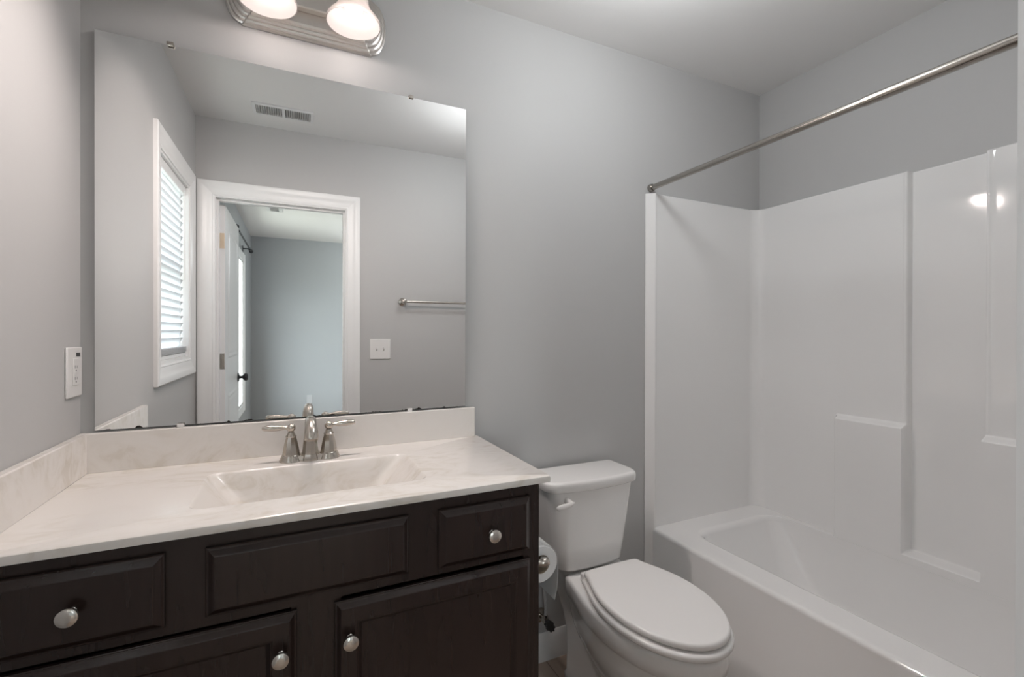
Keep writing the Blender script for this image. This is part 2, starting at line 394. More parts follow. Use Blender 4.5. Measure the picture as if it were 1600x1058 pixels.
# bathroom window
w1 = structure('window_1', (XL, 0.5325, WZ0))
casing('casing', WY0, WY1, WZ0, WZ1, lambda a, b, d: (XL + d, a, b), TRIM, w1, 'LTRB')
m = MB()
xo = XL - 0.105
m.box(xo, XL + 0.001, WY0, WY0 + 0.012, WZ0, WZ1).box(xo, XL + 0.001, WY1 - 0.012, WY1, WZ0, WZ1)
m.box(xo, XL + 0.001, WY0 + 0.012, WY1 - 0.012, WZ1 - 0.012, WZ1).box(xo, XL + 0.001, WY0 + 0.012, WY1 - 0.012, WZ0, WZ0 + 0.014)
obj('window_jamb', m, TRIM, w1, smooth=False)
m = MB(); a0, a1, b0, b1, fx0, fx1 = WY0 + 0.012, WY1 - 0.012, WZ0 + 0.014, WZ1 - 0.012, xo + 0.01, xo + 0.04
m.box(fx0, fx1, a0, a0 + 0.04, b0, b1).box(fx0, fx1, a1 - 0.04, a1, b0, b1).box(fx0, fx1, a0 + 0.04, a1 - 0.04, b0, b0 + 0.045).box(fx0, fx1, a0 + 0.04, a1 - 0.04, b1 - 0.045, b1)
m.box(fx0, fx1, a0 + 0.04, a1 - 0.04, (b0 + b1) / 2 - 0.02, (b0 + b1) / 2 + 0.02)
fr = obj('window_frame', m, TRIM, w1, smooth=False, bevel=0.003)
obj('pane', MB().box(xo + 0.022, xo + 0.026, a0 + 0.04, a1 - 0.04, b0 + 0.045, (b0 + b1) / 2 - 0.02), PANE, w1, smooth=False)
obj('pane', MB().box(xo + 0.022, xo + 0.026, a0 + 0.04, a1 - 0.04, (b0 + b1) / 2 + 0.02, b1 - 0.045), PANE, w1, smooth=False)
# its blind
by0, by1, bx = WY0 + 0.018, WY1 - 0.018, XL - 0.032
bl = thing('window_blind', 'white slatted blind lowered and closed in the bathroom window', 'blind', (bx, 0.5325, WZ1 - 0.014))
obj('headrail', MB().box(bx - 0.022, bx + 0.022, by0, by1, WZ1 - 0.058, WZ1 - 0.0125), TRIM, bl, smooth=False, bevel=0.004)
m = MB(); zt, zb = WZ1 - 0.075, WZ0 + 0.085; ns = 21
for i in range(ns):
    z = zt - (zt - zb) * i / (ns - 1); ca, sa = math.cos(math.radians(71)), math.sin(math.radians(71)); hw = 0.0255
    rings = []
    for y in (by0 + 0.002, by1 - 0.002):
        ring = []
        for u, th in ((-1, -0.0012), (0, -0.0012 + 0.002), (1, -0.0012), (1, 0.0012), (0, 0.0012 + 0.002), (-1, 0.0012)):
            ring.append((bx + u * hw * ca - th * sa, y, z + u * hw * sa * 1 + th * ca))
        rings.append(ring)
    m.loft(rings)
for i in range(7):          # the surplus slats stacked on the bottom rail
    z = WZ0 + 0.035 + 0.0042 * i
    m.box(bx - 0.0245, bx + 0.0245, by0 + 0.002, by1 - 0.002, z, z + 0.0026)
obj('slats', m, SLAT, bl, smooth=False)
obj('bottom_rail', MB().box(bx - 0.02, bx + 0.02, by0, by1, WZ0 + 0.0145, WZ0 + 0.032), TRIM, bl, smooth=False, bevel=0.003)
for y in (by0 + 0.09, by1 - 0.09):
    obj('ladder_cord', MB().tube([(bx + 0.0145, y, WZ0 + 0.032), (bx + 0.0145, y, WZ1 - 0.058)], 0.0012, 6).tube([(bx - 0.0145, y, WZ0 + 0.032), (bx - 0.0145, y, WZ1 - 0.058)], 0.0012, 6), TRIM, bl)
obj('tilt_wand', MB().tube([(bx + 0.026, by0 + 0.06, WZ1 - 0.05), (bx + 0.027, by0 + 0.06, WZ1 - 0.50)], 0.0035, 8), PLATE, bl)

# bedroom windows
w2 = structure('window_2', (XBL, -2.15, BZ0))
casing('casing', BY0, BY1, BZ0, BZ1, lambda a, b, d: (XBL + d, a, b), TRIM, w2, 'LTRB', 0.07)
m = MB().box(-0.64, XBL, BY0, BY0 + 0.03, BZ0, BZ1).box(-0.64, XBL, BY1 - 0.03, BY1, BZ0, BZ1).box(-0.64, XBL, BY0 + 0.03, BY1 - 0.03, BZ0, BZ0 + 0.03).box(-0.64, XBL, BY0 + 0.03, BY1 - 0.03, BZ1 - 0.03, BZ1)
obj('window_frame', m, TRIM, w2, smooth=False)
obj('pane', MB().box(-0.60, -0.596, BY0 + 0.03, BY1 - 0.03, BZ0 + 0.03, BZ1 - 0.03), PANE, w2, smooth=False)
# ------------------------------------------------------------------ vanity cabinet
CX0, CX1, CYF, CZT = -0.5015, 0.597, 1.090, 0.888
vc = thing('vanity_cabinet', 'dark espresso bathroom vanity cabinet under the marble top', 'vanity cabinet', (0.05, 1.3, 0))
m = MB()
# carcass with a toe recess: sides, bottom, back, face frame
m.box(CX0, CX0 + 0.018, CYF + 0.0, 1.585, 0.10, CZT).box(CX1 - 0.018, CX1, CYF + 0.0, 1.585, 0.0, CZT)
m.box(CX0 + 0.018, CX1 - 0.018, CYF, 1.585, 0.10, 0.12).box(CX0 + 0.018, CX1 - 0.018, 1.575, 1.585, 0.12, CZT)
obj('carcass', m, WOOD, vc, smooth=False, bevel=0.0015, seg=2)
m = MB()
ff0, ff1 = CYF - 0.0, CYF + 0.019
xa, xb = CX0 + 0.018, CX1 - 0.018
m.box(xa, xb, ff0 - 0.001, ff1, 0.845, CZT).box(xa, xb, ff0 - 0.001, ff1, 0.70, 0.735).box(xa, xb, ff0 - 0.001, ff1, 0.121, 0.165)
for x0, x1 in ((xa, -0.45), (-0.235, -0.135), (0.23, 0.335), (0.55, xb)):
    m.box(x0, x1, ff0 - 0.001, ff1, 0.735, 0.845)
for x0, x1 in ((xa, -0.45), (0.0, 0.10), (0.55, xb)):
    m.box(x0, x1, ff0 - 0.001, ff1, 0.165, 0.70)
obj('face_frame', m, WOOD, vc, smooth=False)
obj('toe_kick', MB().box(CX0, CX1 - 0.02, 1.15, 1.165, 0.0, 0.10), WOOD, vc, smooth=False)
def knob(parent, x, z, y=1.0695, r=0.0165):
    m = MB().lathe([(0.0065, 0), (0.0075, -0.002), (0.0055, -0.005), (0.0055, -0.012), (0.010, -0.015), (r * 0.95, -0.0185), (r, -0.021), (r, -0.0235), (r * 0.95, -0.0250), (r * 0.86, -0.0252), (r * 0.80, -0.0262), (r * 0.4, -0.0272), (0.0005, -0.0275)], (x, y, z), 'y', 28)
    o = obj('knob', m, KNOB, parent, angle=50); o['label'] = 'round satin nickel knob'
    return o
def slab(name, x0, x1, z0, z1):
    rings = []
    for ins, y in ((0.0, CYF - 0.0012), (0.0, 1.0815), (0.0015, 1.0800), (0.003, 1.0800), (0.0060, 1.0782), (0.0135, 1.0715), (0.0155, 1.0700), (0.017, 1.0695)):
        rings.append(yrect(x0 + ins, x1 - ins, z0 + ins, z1 - ins, y))
    return obj(name, MB().loft(rings), WOOD, vc, smooth=False)
def panel_door(name, x0, x1, z0, z1):
    rings = []
    for ins, y in ((0.0, CYF - 0.0012), (0.0, 1.0815), (0.0015, 1.0800), (0.003, 1.0800), (0.0055, 1.0782), (0.0115, 1.0715), (0.0130, 1.0700), (0.0145, 1.0695), (0.0460, 1.0695), (0.0475, 1.0712), (0.0495, 1.0716), (0.0570, 1.0795), (0.0585, 1.0805), (0.061, 1.0806)):
        rings.append(yrect(x0 + ins, x1 - ins, z0 + ins, z1 - ins, y))
    return obj(name, MB().loft(rings), WOOD, vc, smooth=False)
dr = slab('drawer', 0.319, 0.565, 0.7155, 0.857); knob(dr, 0.4515, 0.7835)
dr = slab('drawer', -0.464, -0.2165, 0.7255 - 0.006, 0.8605); knob(dr, -0.3475, 0.7905)
slab('false_drawer_front', -0.1515, 0.2485, 0.7215, 0.8575)
dd = panel_door('door', 0.0855, 0.566, 0.150, 0.693); knob(dd, 0.1165, 0.616)
dd = panel_door('door', -0.466, 0.0115, 0.150, 0.6955); knob(dd, -0.0190, 0.618)

# ------------------------------------------------------------------ vanity top with its basin
ZC = 0.9097
vt = thing('bathroom_countertop', 'cream veined marble vanity top with moulded rectangular basin', 'countertop', (0.05, 1.3, ZC - 0.02))
TX0, TX1, TY0, TY1 = -0.5020, 0.6155, 1.0595, 1.5985
def basin_ring(ins, z, sx0=0, sx1=0, sy0=0, sy1=0, r=0.03):
    return rrect(-0.197 + ins + sx0, 0.318 - ins - sx1, 1.163 + ins + sy0, 1.448 - ins - sy1, r, z, 6)
rings = [rrect(TX0 + .004, TX1 - 0.006, TY0 + 0.006, TY1 - .001, 0.002, ZC - 0.0205), rrect(TX0, TX1 - 0.001, TY0 + 0.001, TY1, 0.003, ZC - 0.0185), rrect(TX0, TX1, TY0, TY1, 0.003, ZC - 0.010),
         rrect(TX0, TX1 - 0.0012, TY0 + 0.0012, TY1, 0.003, ZC - 0.003), rrect(TX0, TX1 - 0.005, TY0 + 0.005, TY1, 0.003, ZC), basin_ring(0, ZC)]
obj('slab', MB().loft(rings, False, False), MARB, vt, angle=40)
rings = [basin_ring(0, ZC), basin_ring(0.003, ZC - 0.0015), basin_ring(0.006, ZC - 0.006)]
for t in (0.2, 0.4, 0.6, 0.8, 0.93):
    rings.append(basin_ring(0.006, ZC - 0.006 - 0.100 * t, 0.078 * t, 0.095 * t, 0.035 * t, 0.024 * t, 0.03 + 0.01 * t))
rings.append(basin_ring(0.012, ZC - 0.110, 0.082, 0.10, 0.042, 0.029, 0.04)); rings.append(basin_ring(0.03, ZC - 0.114, 0.082, 0.10, 0.042, 0.029, 0.03))
rings.append(basin_ring(0.08, ZC - 0.117, 0.085, 0.11, 0.0, 0.010, 0.01))
obj('sink_basin', MB().loft(rings, False, True), MARB, vt, angle=40)
m = MB().lathe([(0.0, 0.002), (0.012, 0.003), (0.021, 0.002), (0.022, 0.0)], (0.058, 1.30, ZC - 0.1168), 'z', 24, False, False)
obj('drain', m, NICK, vt)
# backsplashes
m = MB().box(TX0, 0.600, 1.578, 1.5985, ZC - 0.001, 1.0146)
obj('backsplash', m, MARB, vt, smooth=True, bevel=0.003)
m = MB().box(TX0, -0.4822, 1.0625, 1.578, ZC - 0.001, 1.0146)
obj('side_splash', m, MARB, vt, smooth=True, bevel=0.003)

# ------------------------------------------------------------------ faucet
FX, FY = 0.051, 1.497
fc = thing('faucet', 'brushed nickel two handle centerset faucet behind the basin', 'faucet', (FX, FY, ZC))
def lobes(z, k):
    pts = []
    for i in range(72):
        a = 2 * PI * i / 72
        # rounded bar with a swollen middle
        ex, ey = 0.082 * k, 0.027 * k
        c, s_ = math.cos(a), math.sin(a)
        x = ex * math.copysign(abs(c) ** 0.55, c); y = ey * math.copysign(abs(s_) ** 0.7, s_)
        y *= 1 + 0.22 * math.exp(-(x / 0.022) ** 2)
        pts.append((FX + x, FY + y, z))
    return pts
m = MB().loft([lobes(ZC + 0.0002, 0.80), lobes(ZC + 0.004, 0.80), lobes(ZC + 0.006, 0.76), lobes(ZC + 0.013, 0.72), lobes(ZC + 0.016, 0.66)])
for sx in (-1, 1):          # flared feet under the two handles
    m.lathe([(0.0315, 0.0002), (0.0310, 0.004), (0.0285, 0.008), (0.0265, 0.014), (0.0255, 0.0165), (0.0240, 0.0185)], (FX + sx * 0.051, FY, ZC), 'z', 28)
m.lathe([(0.0290, 0.0002), (0.0285, 0.006), (0.0262, 0.014), (0.0250, 0.018)], (FX, FY - 0.004, ZC), 'z', 10, True, True, PI / 10)
obj('base_plate', m, NICK, fc, angle=30)
# spout body: faceted, tapering up, then the nozzle reaching forward
body = [(0.0240, 0.016), (0.0222, 0.03), (0.0196, 0.05), (0.0174, 0.07), (0.0160, 0.084)]
m = MB().lathe([(r, h) for r, h in body], (FX, FY - 0.004, ZC), 'z', 10, True, True, PI / 10)
obj('spout_body', m, NICK, fc, angle=25)
path, rad = [], []
for t, y, z, r in ((0, FY - 0.002, ZC + 0.078, 0.0150), (1, FY - 0.004, ZC + 0.092, 0.0150), (2, FY - 0.010, ZC + 0.106, 0.0152), (3, FY - 0.022, ZC + 0.116, 0.0150), (4, FY - 0.038, ZC + 0.1195, 0.0146), (5, FY - 0.055, ZC + 0.116, 0.0146), (6, FY - 0.070, ZC + 0.107, 0.0160), (7, FY - 0.081, ZC + 0.094, 0.0178), (8, FY - 0.089, ZC + 0.078, 0.0196), (9, FY - 0.091, ZC + 0.073, 0.0175)):
    path.append((FX, y, z)); rad.append(r)
obj('spout', MB().tube(path, rad, 18), NICK, fc, angle=50)
for sx in (-1, 1):
    hx = FX + sx * 0.051
    m = MB().lathe([(0.0245, 0.016), (0.0238, 0.022), (0.0220, 0.034), (0.0192, 0.048), (0.0158, 0.061), (0.0135, 0.069)], (hx, FY, ZC), 'z', 10, True, True, PI / 10)
    st = obj('handle_stem', m, NICK, fc, angle=25)
    m = MB().lathe([(0.0145, 0.069), (0.0150, 0.0715), (0.0125, 0.075), (0.0095, 0.080), (0.0085, 0.084)], (hx, FY, ZC), 'z', 24)
    obj('collar', m, NICK, st)
    zt = ZC + 0.0955
    m = MB().sphere((hx, FY, zt), 0.0128)
    m.tube([(hx + sx * d, FY - 0.002, zt + 0.0005 + d * 0.05) for d in (0.006, 0.014, 0.020, 0.030, 0.042, 0.052, 0.062, 0.070, 0.075)], [0.0070, 0.0056, 0.0060, 0.0078, 0.0092, 0.0094, 0.0084, 0.0072, 0.0045], 14)
    obj('lever_handle', m, NICK, fc, angle=60)
obj('lift_rod', MB().tube([(FX, FY + 0.022, ZC + 0.015), (FX, FY + 0.022, ZC + 0.06)], 0.0025, 8).sphere((FX, FY + 0.022, ZC + 0.063), 0.0055, 12, 8), NICK, fc)

# ------------------------------------------------------------------ mirror (hangs a hair out of square with the wall)
mw = thing('wall_mirror', 'large frameless mirror above the vanity with worn lower edge and painted shadow line', 'mirror', (0.047, 1.588, 1.0195))
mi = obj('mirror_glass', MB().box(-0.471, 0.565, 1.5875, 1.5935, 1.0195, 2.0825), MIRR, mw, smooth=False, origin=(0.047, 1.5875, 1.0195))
mi.rotation_euler = (math.radians(0.09), 0, math.radians(-0.39))
def clip(x, z, mm, sg):
    m = MB().box(x - 0.008, x + 0.008, 1.580, 1.599, z - 0.002 if sg > 0 else z - 0.004, z + 0.003 if sg > 0 else z + 0.002)
    m.box(x - 0.008, x + 0.008, 1.579, 1.5815, z - (0.008 if sg > 0 else 0.002), z + (0.002 if sg > 0 else 0.008))
    return obj('mirror_clip', m, mm, mw, smooth=False, bevel=0.001, seg=2)
clip(-0.305, 2.0865, NICK, 1); clip(0.368, 2.0865, NICK, 1); clip(-0.281, 1.0175, PLATE, -1); clip(0.365, 1.0175, PLATE, -1)

# ------------------------------------------------------------------ vanity light
VX, VZ = 0.053, 2.287
vl = thing('vanity_light', 'nickel wall light bar with two lit frosted bell shades', 'wall light', (VX, 1.598, VZ))
def plate_ring(k, y):
    hw, hh, er = 0.185 - k * 0.9, 0.094 - k, 0.046 - k * 0.1
    pts = []
    pts.append((VX - hw, y, VZ - hh)); pts.append((VX + hw, y, VZ - hh))
    for i in range(13):
        a = -PI / 2 + PI * i / 12
        pts.append((VX + hw + 0.001 + er * math.cos(a), y, VZ + (hh - 0.005) * math.sin(a)))
    pts.append((VX + hw, y, VZ + hh)); pts.append((VX - hw, y, VZ + hh))
    for i in range(13):
        a = PI / 2 + PI * i / 12
        pts.append((VX - hw - 0.001 + er * math.cos(a), y, VZ + (hh - 0.005) * math.sin(a)))
    return pts
rings = [plate_ring(k, y) for k, y in ((0, 1.599), (0, 1.594), (0.004, 1.591), (0.007, 1.591), (0.009, 1.585), (0.013, 1.583), (0.016, 1.583), (0.018, 1.577), (0.022, 1.575), (0.025, 1.575), (0.028, 1.569), (0.034, 1.566))]
obj('backplate', MB().loft(rings), PLATEM, vl, angle=20)
obj('centre_bar', MB().box(VX - 0.16, VX + 0.16, 1.540, 1.566, VZ - 0.026, VZ + 0.026), PLATEM, vl, bevel=0.004)
for sx in (-1, 1):
    lx, ly = VX + sx * 0.1135, 1.452
    m = MB().tube([(lx, 1.541, VZ), (lx, 1.52, VZ + 0.015), (lx, 1.495, VZ + 0.05), (lx, 1.47, VZ + 0.066), (lx, ly, VZ + 0.060), (lx, ly, VZ + 0.04)], 0.007, 12)
    obj('lamp_arm', m, NICK, vl)
    m = MB().lathe([(0.010, 0.048), (0.022, 0.046), (0.027, 0.036), (0.027, 0.014), (0.019, 0.012), (0.019, -0.004)], (lx, ly, VZ), 'z', 24)
    obj('socket', m, NICK, vl)
    prof = [(0.022, 0.018), (0.030, 0.014), (0.0375, 0.004), (0.0405, -0.012), (0.0425, -0.030), (0.0470, -0.045), (0.0560, -0.058), (0.0670, -0.070), (0.0745, -0.081), (0.0770, -0.092)]
    inner = [(r - 0.0025, h) for r, h in reversed(prof)]
    sh = obj('lamp_shade', MB().lathe(prof + inner, (lx, ly, VZ), 'z', 40, False, False), SHADE, vl, angle=70)
    bz = VZ - 0.045
    bl_ = obj('bulb', MB().sphere((lx, ly, bz), 0.026, 20, 14, (1, 1, 1.1)), BULB, vl)
    L = bpy.data.lights.new('bulb_light', 'SPOT'); L.energy = LAMP_W; L.color = (1.0, 0.88, 0.83); L.shadow_soft_size = 0.03; L.spot_size = math.radians(172); L.spot_blend = 1.0
    lo = bpy.data.objects.new('bulb_light', L); COL.objects.link(lo); lo.location = (lx, ly, VZ - 0.113); lo.rotation_euler = (math.radians(-36), 0, 0)
    L = bpy.data.lights.new('bulb_glow', 'POINT'); L.energy = LAMP_W * 0.032; L.color = (1.0, 0.88, 0.83); L.shadow_soft_size = 0.012
    lo = bpy.data.objects.new('bulb_glow', L); COL.objects.link(lo); lo.location = (lx, ly, bz - 0.042)

# ------------------------------------------------------------------ outlet on the left wall
ol = thing('wall_outlet', 'white outlet plate on the left wall beside the mirror', 'outlet', (XL, 1.548, 1.18))
obj('cover_plate', MB().box(XL + 0.0003, XL + 0.006, 1.504, 1.5925, 1.116, 1.243), PLATE, ol, bevel=0.003)
obj('receptacle', MB().box(XL + 0.006, XL + 0.0085, 1.531, 1.565, 1.146, 1.214), PLATE, ol, bevel=0.001, seg=2)
m = MB()
for z in (1.160, 1.189):
    m.box(XL + 0.0085, XL + 0.0088, 1.540, 1.5415, z, z + 0.008).box(XL + 0.0085, XL + 0.0088, 1.553, 1.5545, z, z + 0.007)
    m.lathe([(0.0022, 0), (0.0022, 0.0003)], (XL + 0.0085, 1.547, z - 0.005), 'x', 10)
obj('slots', m, SLOT, ol, smooth=False)
obj('indicator_window', MB().box(XL + 0.0062, XL + 0.0072, 1.555, 1.576, 1.2195, 1.2285), SLOT, ol, smooth=False)
for z in (1.178, 1.172):
    obj('test_button', MB().box(XL + 0.0085, XL + 0.0096, 1.540, 1.556, z - 0.0022, z + 0.0022), PLATE, ol, smooth=False)

# ------------------------------------------------------------------ on the door wall: switch plate, towel bar
sp = thing('light_switch', 'white double toggle switch plate reflected in mirror below the towel bar', 'light switch', (0.4975, YF, 1.175))
obj('cover_plate', MB().box(0.433, 0.562, YF + 0.0003, YF + 0.006, 1.111, 1.239), PLATE, sp, bevel=0.003)
for x in (0.4755, 0.5195):
    m = MB().loft([[(x - 0.005, YF + 0.006, 1.163), (x + 0.005, YF + 0.006, 1.163), (x + 0.005, YF + 0.006, 1.187), (x - 0.005, YF + 0.006, 1.187)],
                   [(x - 0.004, YF + 0.017, 1.178), (x + 0.004, YF + 0.017, 1.178), (x + 0.004, YF + 0.017, 1.188), (x - 0.004, YF + 0.017, 1.188)]])
    obj('toggle', m, PLATE, sp, smooth=False, bevel=0.001, seg=2)
for x in (0.4755, 0.5195):
    for z in (1.144, 1.206): obj('screw', MB().lathe([(0.003, 0.0058), (0.003, 0.0068)], (x, YF, z), 'y', 10), PLATE, sp)
tb = thing('towel_bar', 'brushed nickel towel bar on the wall beside the door', 'towel bar', (0.9, YF, 1.483))
for x in (0.640, 1.16):
    m = MB().lathe([(0.0, 0.0003), (0.026, 0.0003), (0.026, 0.006), (0.021, 0.012), (0.012, 0.018), (0.010, 0.045), (0.014, 0.050), (0.017, 0.060), (0.014, 0.071), (0.006, 0.0745), (0.0, 0.075)], (x, YF, 1.483), 'y', 24, False, False)
    obj('post', m, NICK, tb)
obj('bar', MB().tube([(0.645, YF + 0.06, 1.483), (1.155, YF + 0.06, 1.483)], 0.0078, 16), NICK, tb)

# ------------------------------------------------------------------ ceiling vents
def register(name, label, x0, x1, y0, y1, n, group=None, mid=True, inner=None):
    v = thing(name, label, 'vent', ((x0 + x1) / 2, (y0 + y1) / 2, H))
    b = 0.016 if inner is None else inner
    m = MB(); z0, z1 = H - 0.010, H - 0.0005
    m.box(x0, x1, y0, y0 + b, z0, z1).box(x0, x1, y1 - b, y1, z0, z1).box(x0, x0 + b, y0 + b, y1 - b, z0, z1).box(x1 - b, x1, y0 + b, y1 - b, z0, z1)
    if mid: m.box((x0 + x1) / 2 - 0.008, (x0 + x1) / 2 + 0.008, y0 + b, y1 - b, z0, z1)
    obj('frame', m, VENTM, v, smooth=False, bevel=0.0015, seg=2)
    obj('duct_opening', MB().box(x0 + b - 0.001, x1 - b + 0.001, y0 + b - 0.001, y1 - b + 0.001, z1 - 0.0006, z1), DUCT, v, smooth=False)
    m = MB()
    for i in range(n):
        x = x0 + b + (x1 - x0 - 2 * b) * (i + 0.5) / n
        if mid and abs(x - (x0 + x1) / 2) < 0.010: continue
        m.loft([[(x - 0.0030, y, z0 + 0.0005), (x - 0.0018, y, z0 + 0.0005), (x + 0.0030, y, z1 - 0.0008), (x + 0.0018, y, z1 - 0.0008)] for y in (y0 + b, y1 - b)])
    obj('louvers', m, VENTM, v, smooth=False)
    return v
register('ceiling_vent', 'white slotted register on the bathroom ceiling seen in mirror', -0.205, 0.095, 0.268, 0.402, 24)
bv = register('ceiling_vent', 'small white register on bedroom ceiling seen through the doorway', -0.265, -0.125, -2.03, -1.78, 10, mid=False, inner=0.032)

# ------------------------------------------------------------------ bedroom bits seen through the doorway
cr = thing('curtain_rod', 'thin black curtain rod above the bright bedroom window', 'curtain rod', (-0.47, -2.1, 2.2))
obj('rod', MB().tube([(-0.462, -1.42, 2.178), (-0.462, -2.74, 2.178)], 0.0085, 12), IRON, cr)
for y in (-1.44, -2.72):
    obj('finial', MB().sphere((-0.462, y + (0.03 if y > -2 else -0.03), 2.178), 0.022, 14, 10), IRON, cr)
for y in (-1.56, -2.58):
    obj('bracket', MB().tube([(-0.524, y, 2.178), (-0.470, y, 2.178)], 0.006, 8).box(-0.5278, -0.523, y - 0.012, y + 0.012, 2.14, 2.205).box(-0.475, -0.449, y - 0.006, y + 0.006, 2.163, 2.170), IRON, cr)
bo = thing('wall_outlet', 'small pale grey outlet low on bedroom far wall seen behind the faucet', 'outlet', (0.15, YFAR, 0.405))
obj('cover_plate', MB().box(0.115, 0.185, YFAR + 0.0003, YFAR + 0.006, 0.345, 0.460), GREYP, bo, bevel=0.002)
m = MB()
for z in (0.385, 0.425): m.box(0.137, 0.163, YFAR + 0.006, YFAR + 0.0075, z - 0.014, z + 0.014)
obj('receptacle', m, GREYP, bo, bevel=0.002)
# unseen bedroom ceiling lamp, added as fill to light the room beyond the door
bc = thing('added_fill_lamp', 'unseen added fill lamp, round and white, on the bedroom ceiling behind the camera', 'added fill lamp', (1.3, -2.6, H))
obj('canopy', MB().lathe([(0.16, -0.0005), (0.165, -0.02), (0.16, -0.03)], (1.3, -2.6, H), 'z', 40), NICK, bc)
obj('dome', MB().lathe([(0.155, -0.030), (0.150, -0.055), (0.125, -0.085), (0.08, -0.105), (0.03, -0.113), (0.002, -0.114)], (1.3, -2.6, H), 'z', 40), SHADE, bc)
L = bpy.data.lights.new('bedroom_fill_light', 'POINT'); L.energy = BED_FILL_W; L.color = (0.92, 0.97, 1.0); L.shadow_soft_size = 0.12
lo = bpy.data.objects.new('bedroom_fill_light', L); COL.objects.link(lo); lo.location = (1.3, -2.6, H - 0.30)

# unseen flush lamp added to the bathroom ceiling to even out the light
BLX, BLY = 0.98, 0.92
bcl = thing('added_fill_lamp', 'unseen added fill lamp, round and white, on the bathroom ceiling above the toilet side', 'added fill lamp', (BLX, BLY, H))
obj('canopy', MB().lathe([(0.14, -0.0005), (0.145, -0.014), (0.14, -0.020)], (BLX, BLY, H), 'z', 40), NICK, bcl)
obj('dome', MB().lathe([(0.135, -0.020), (0.130, -0.036), (0.115, -0.055), (0.08, -0.068), (0.04, -0.075), (0.002, -0.077)], (BLX, BLY, H), 'z', 40), SHADE, bcl)
L = bpy.data.lights.new('bathroom_fill_light', 'POINT'); L.energy = BATH_FILL_W; L.color = (0.96, 0.985, 1.0); L.shadow_soft_size = 0.10
lo = bpy.data.objects.new('bathroom_fill_light', L); COL.objects.link(lo); lo.location = (BLX, BLY, H - 0.20)

# ------------------------------------------------------------------ bathtub with moulded surround
ZT, RIM = 1.893, 0.43
ts = thing('bathtub_surround', 'glossy white moulded bathtub and shower surround in the alcove', 'bathtub', (1.77, 0.84, 0))
def tubring(x0, x1, y0, y1, r, z): return rrect(x0, x1, y0, y1, r, z, 16)
AX = 1.428
rings = [tubring(AX - 0.010, 2.135, 0.088, 1.598, 0.004, 0.0), tubring(AX - 0.010, 2.135, 0.088, 1.598, 0.004, 0.165), tubring(AX, 2.135, 0.088, 1.598, 0.004, 0.18)]
for a in (0, 18, 36, 54, 72, 90):
    ra = math.radians(a); k = 0.015 * (1 - math.cos(ra))
    rings.append(tubring(AX + k, 2.135, 0.088, 1.598, 0.004, RIM - 0.015 + 0.015 * math.sin(ra)))
ox0, ox1, oy0, oy1 = 1.540, 2.0635, 0.19, 1.487
rings.append(tubring(AX + 0.022, 2.130, 0.095, 1.592, 0.004, RIM)); rings.append(tubring(ox0 - 0.012, ox1 + 0.012, oy0 - 0.012, oy1 + 0.012, 0.112, RIM)); rings.append(tubring(ox0 - 0.003, ox1 + 0.003, oy0 - 0.003, oy1 + 0.003, 0.103, RIM))
for a in (0, 10, 20, 30, 40, 50, 60, 70, 80):
    ra = math.radians(a); k = 0.030 * math.sin(ra)
    rings.append(tubring(ox0 + k, ox1 - 0.0002 * a / 80, oy0 + k, oy1 - k, 0.100 - k, RIM - 0.030 * (1 - math.cos(ra))))
for t in (0.12, 0.3, 0.5, 0.7, 0.85, 0.95, 1.0):
    z = RIM - 0.035 - 0.295 * t
    e = 0.05 * max(0, (t - 0.7) / 0.3) ** 2
    rings.append(tubring(ox0 + 0.032 + 0.035 * t + e, ox1 - 0.001 - 0.055 * t ** 1.6 - e, oy0 + 0.032 + 0.05 * t + e, oy1 - 0.034 - 0.17 * t - e, 0.070 + 0.05 * t, z))
rings.append(tubring(ox0 + 0.15, ox1 - 0.15, oy0 + 0.18, oy1 - 0.32, 0.09, RIM - 0.336))
obj('tub', MB().loft(rings, False, True), ACRY, ts, angle=50)
# moulded back panel as a relief of depth
def sst(e0, e1, x):
    t = max(0.0, min(1.0, (x - e0) / (e1 - e0))); return t * t * (3 - 2 * t)
def band(a, b, s, x): return sst(a - s, a + s, x) * (1 - sst(b - s, b + s, x))
YC = 0.8425
def depth(y, z):
    u = abs(y - YC)
    d = 2.100
    blk = (1 - sst(0.348, 0.366, u)) * (1 - sst(0.925, 0.945, z)) * sst(0.108, 0.1115, u)
    d -= 0.035 * blk
    low = (1 - sst(0.348, 0.366, u)) * (1 - sst(0.457, 0.467, z))
    rec = (1 - sst(0.1075, 0.1115, u)) * sst(0.457, 0.467, z)
    d += 0.030 * rec
    d = d - 0.035 * low * (1 - sst(0.108, 0.1115, u))
    # raised ribs that edge the recess above the blocks
    rib = math.exp(-((u - 0.1175) / 0.005) ** 2) * sst(0.945, 0.96, z)
    d -= 0.003 * rib
    return d
ys = []
y = 0.15
def frange(a, b, n): return [a + (b - a) * i / n for i in range(n)]
edges_u = sorted(set([YC + s * k for s in (-1, 1) for k in (0.1095, 0.357)]))
def refine(lo, hi, centers, fine=0.0012, half=0.012, coarse=0.02):
    v = [lo]
    while v[-1] < hi - 1e-6:
        p = v[-1]; dist = min(abs(p - c) for c in centers)
        st = fine if dist < half else min(coarse, max(fine, (dist - half) * 0.5 + fine))
        v.append(min(hi, p + st))
    return v
ys = refine(0.15, 1.535, edges_u)
zs = refine(0.4303, ZT, [0.462, 0.935])
R = 0.05
def corner(yy0, sg):
    return [(yy0 + sg * R * math.sin(a), R * (1 - math.cos(a))) for a in [PI / 2 * i / 8 for i in range(1, 9)]]
cols = [(yy, dx, True) for yy, dx in reversed(corner(0.15, -1))] + [(yv, 0.0, False) for yv in ys] + [(yy, dx, True) for yy, dx in corner(1.535, 1)]
rows = []
for z in zs:
    rows.append([(depth(c[0], z) - c[1], c[0], z) for c in cols])
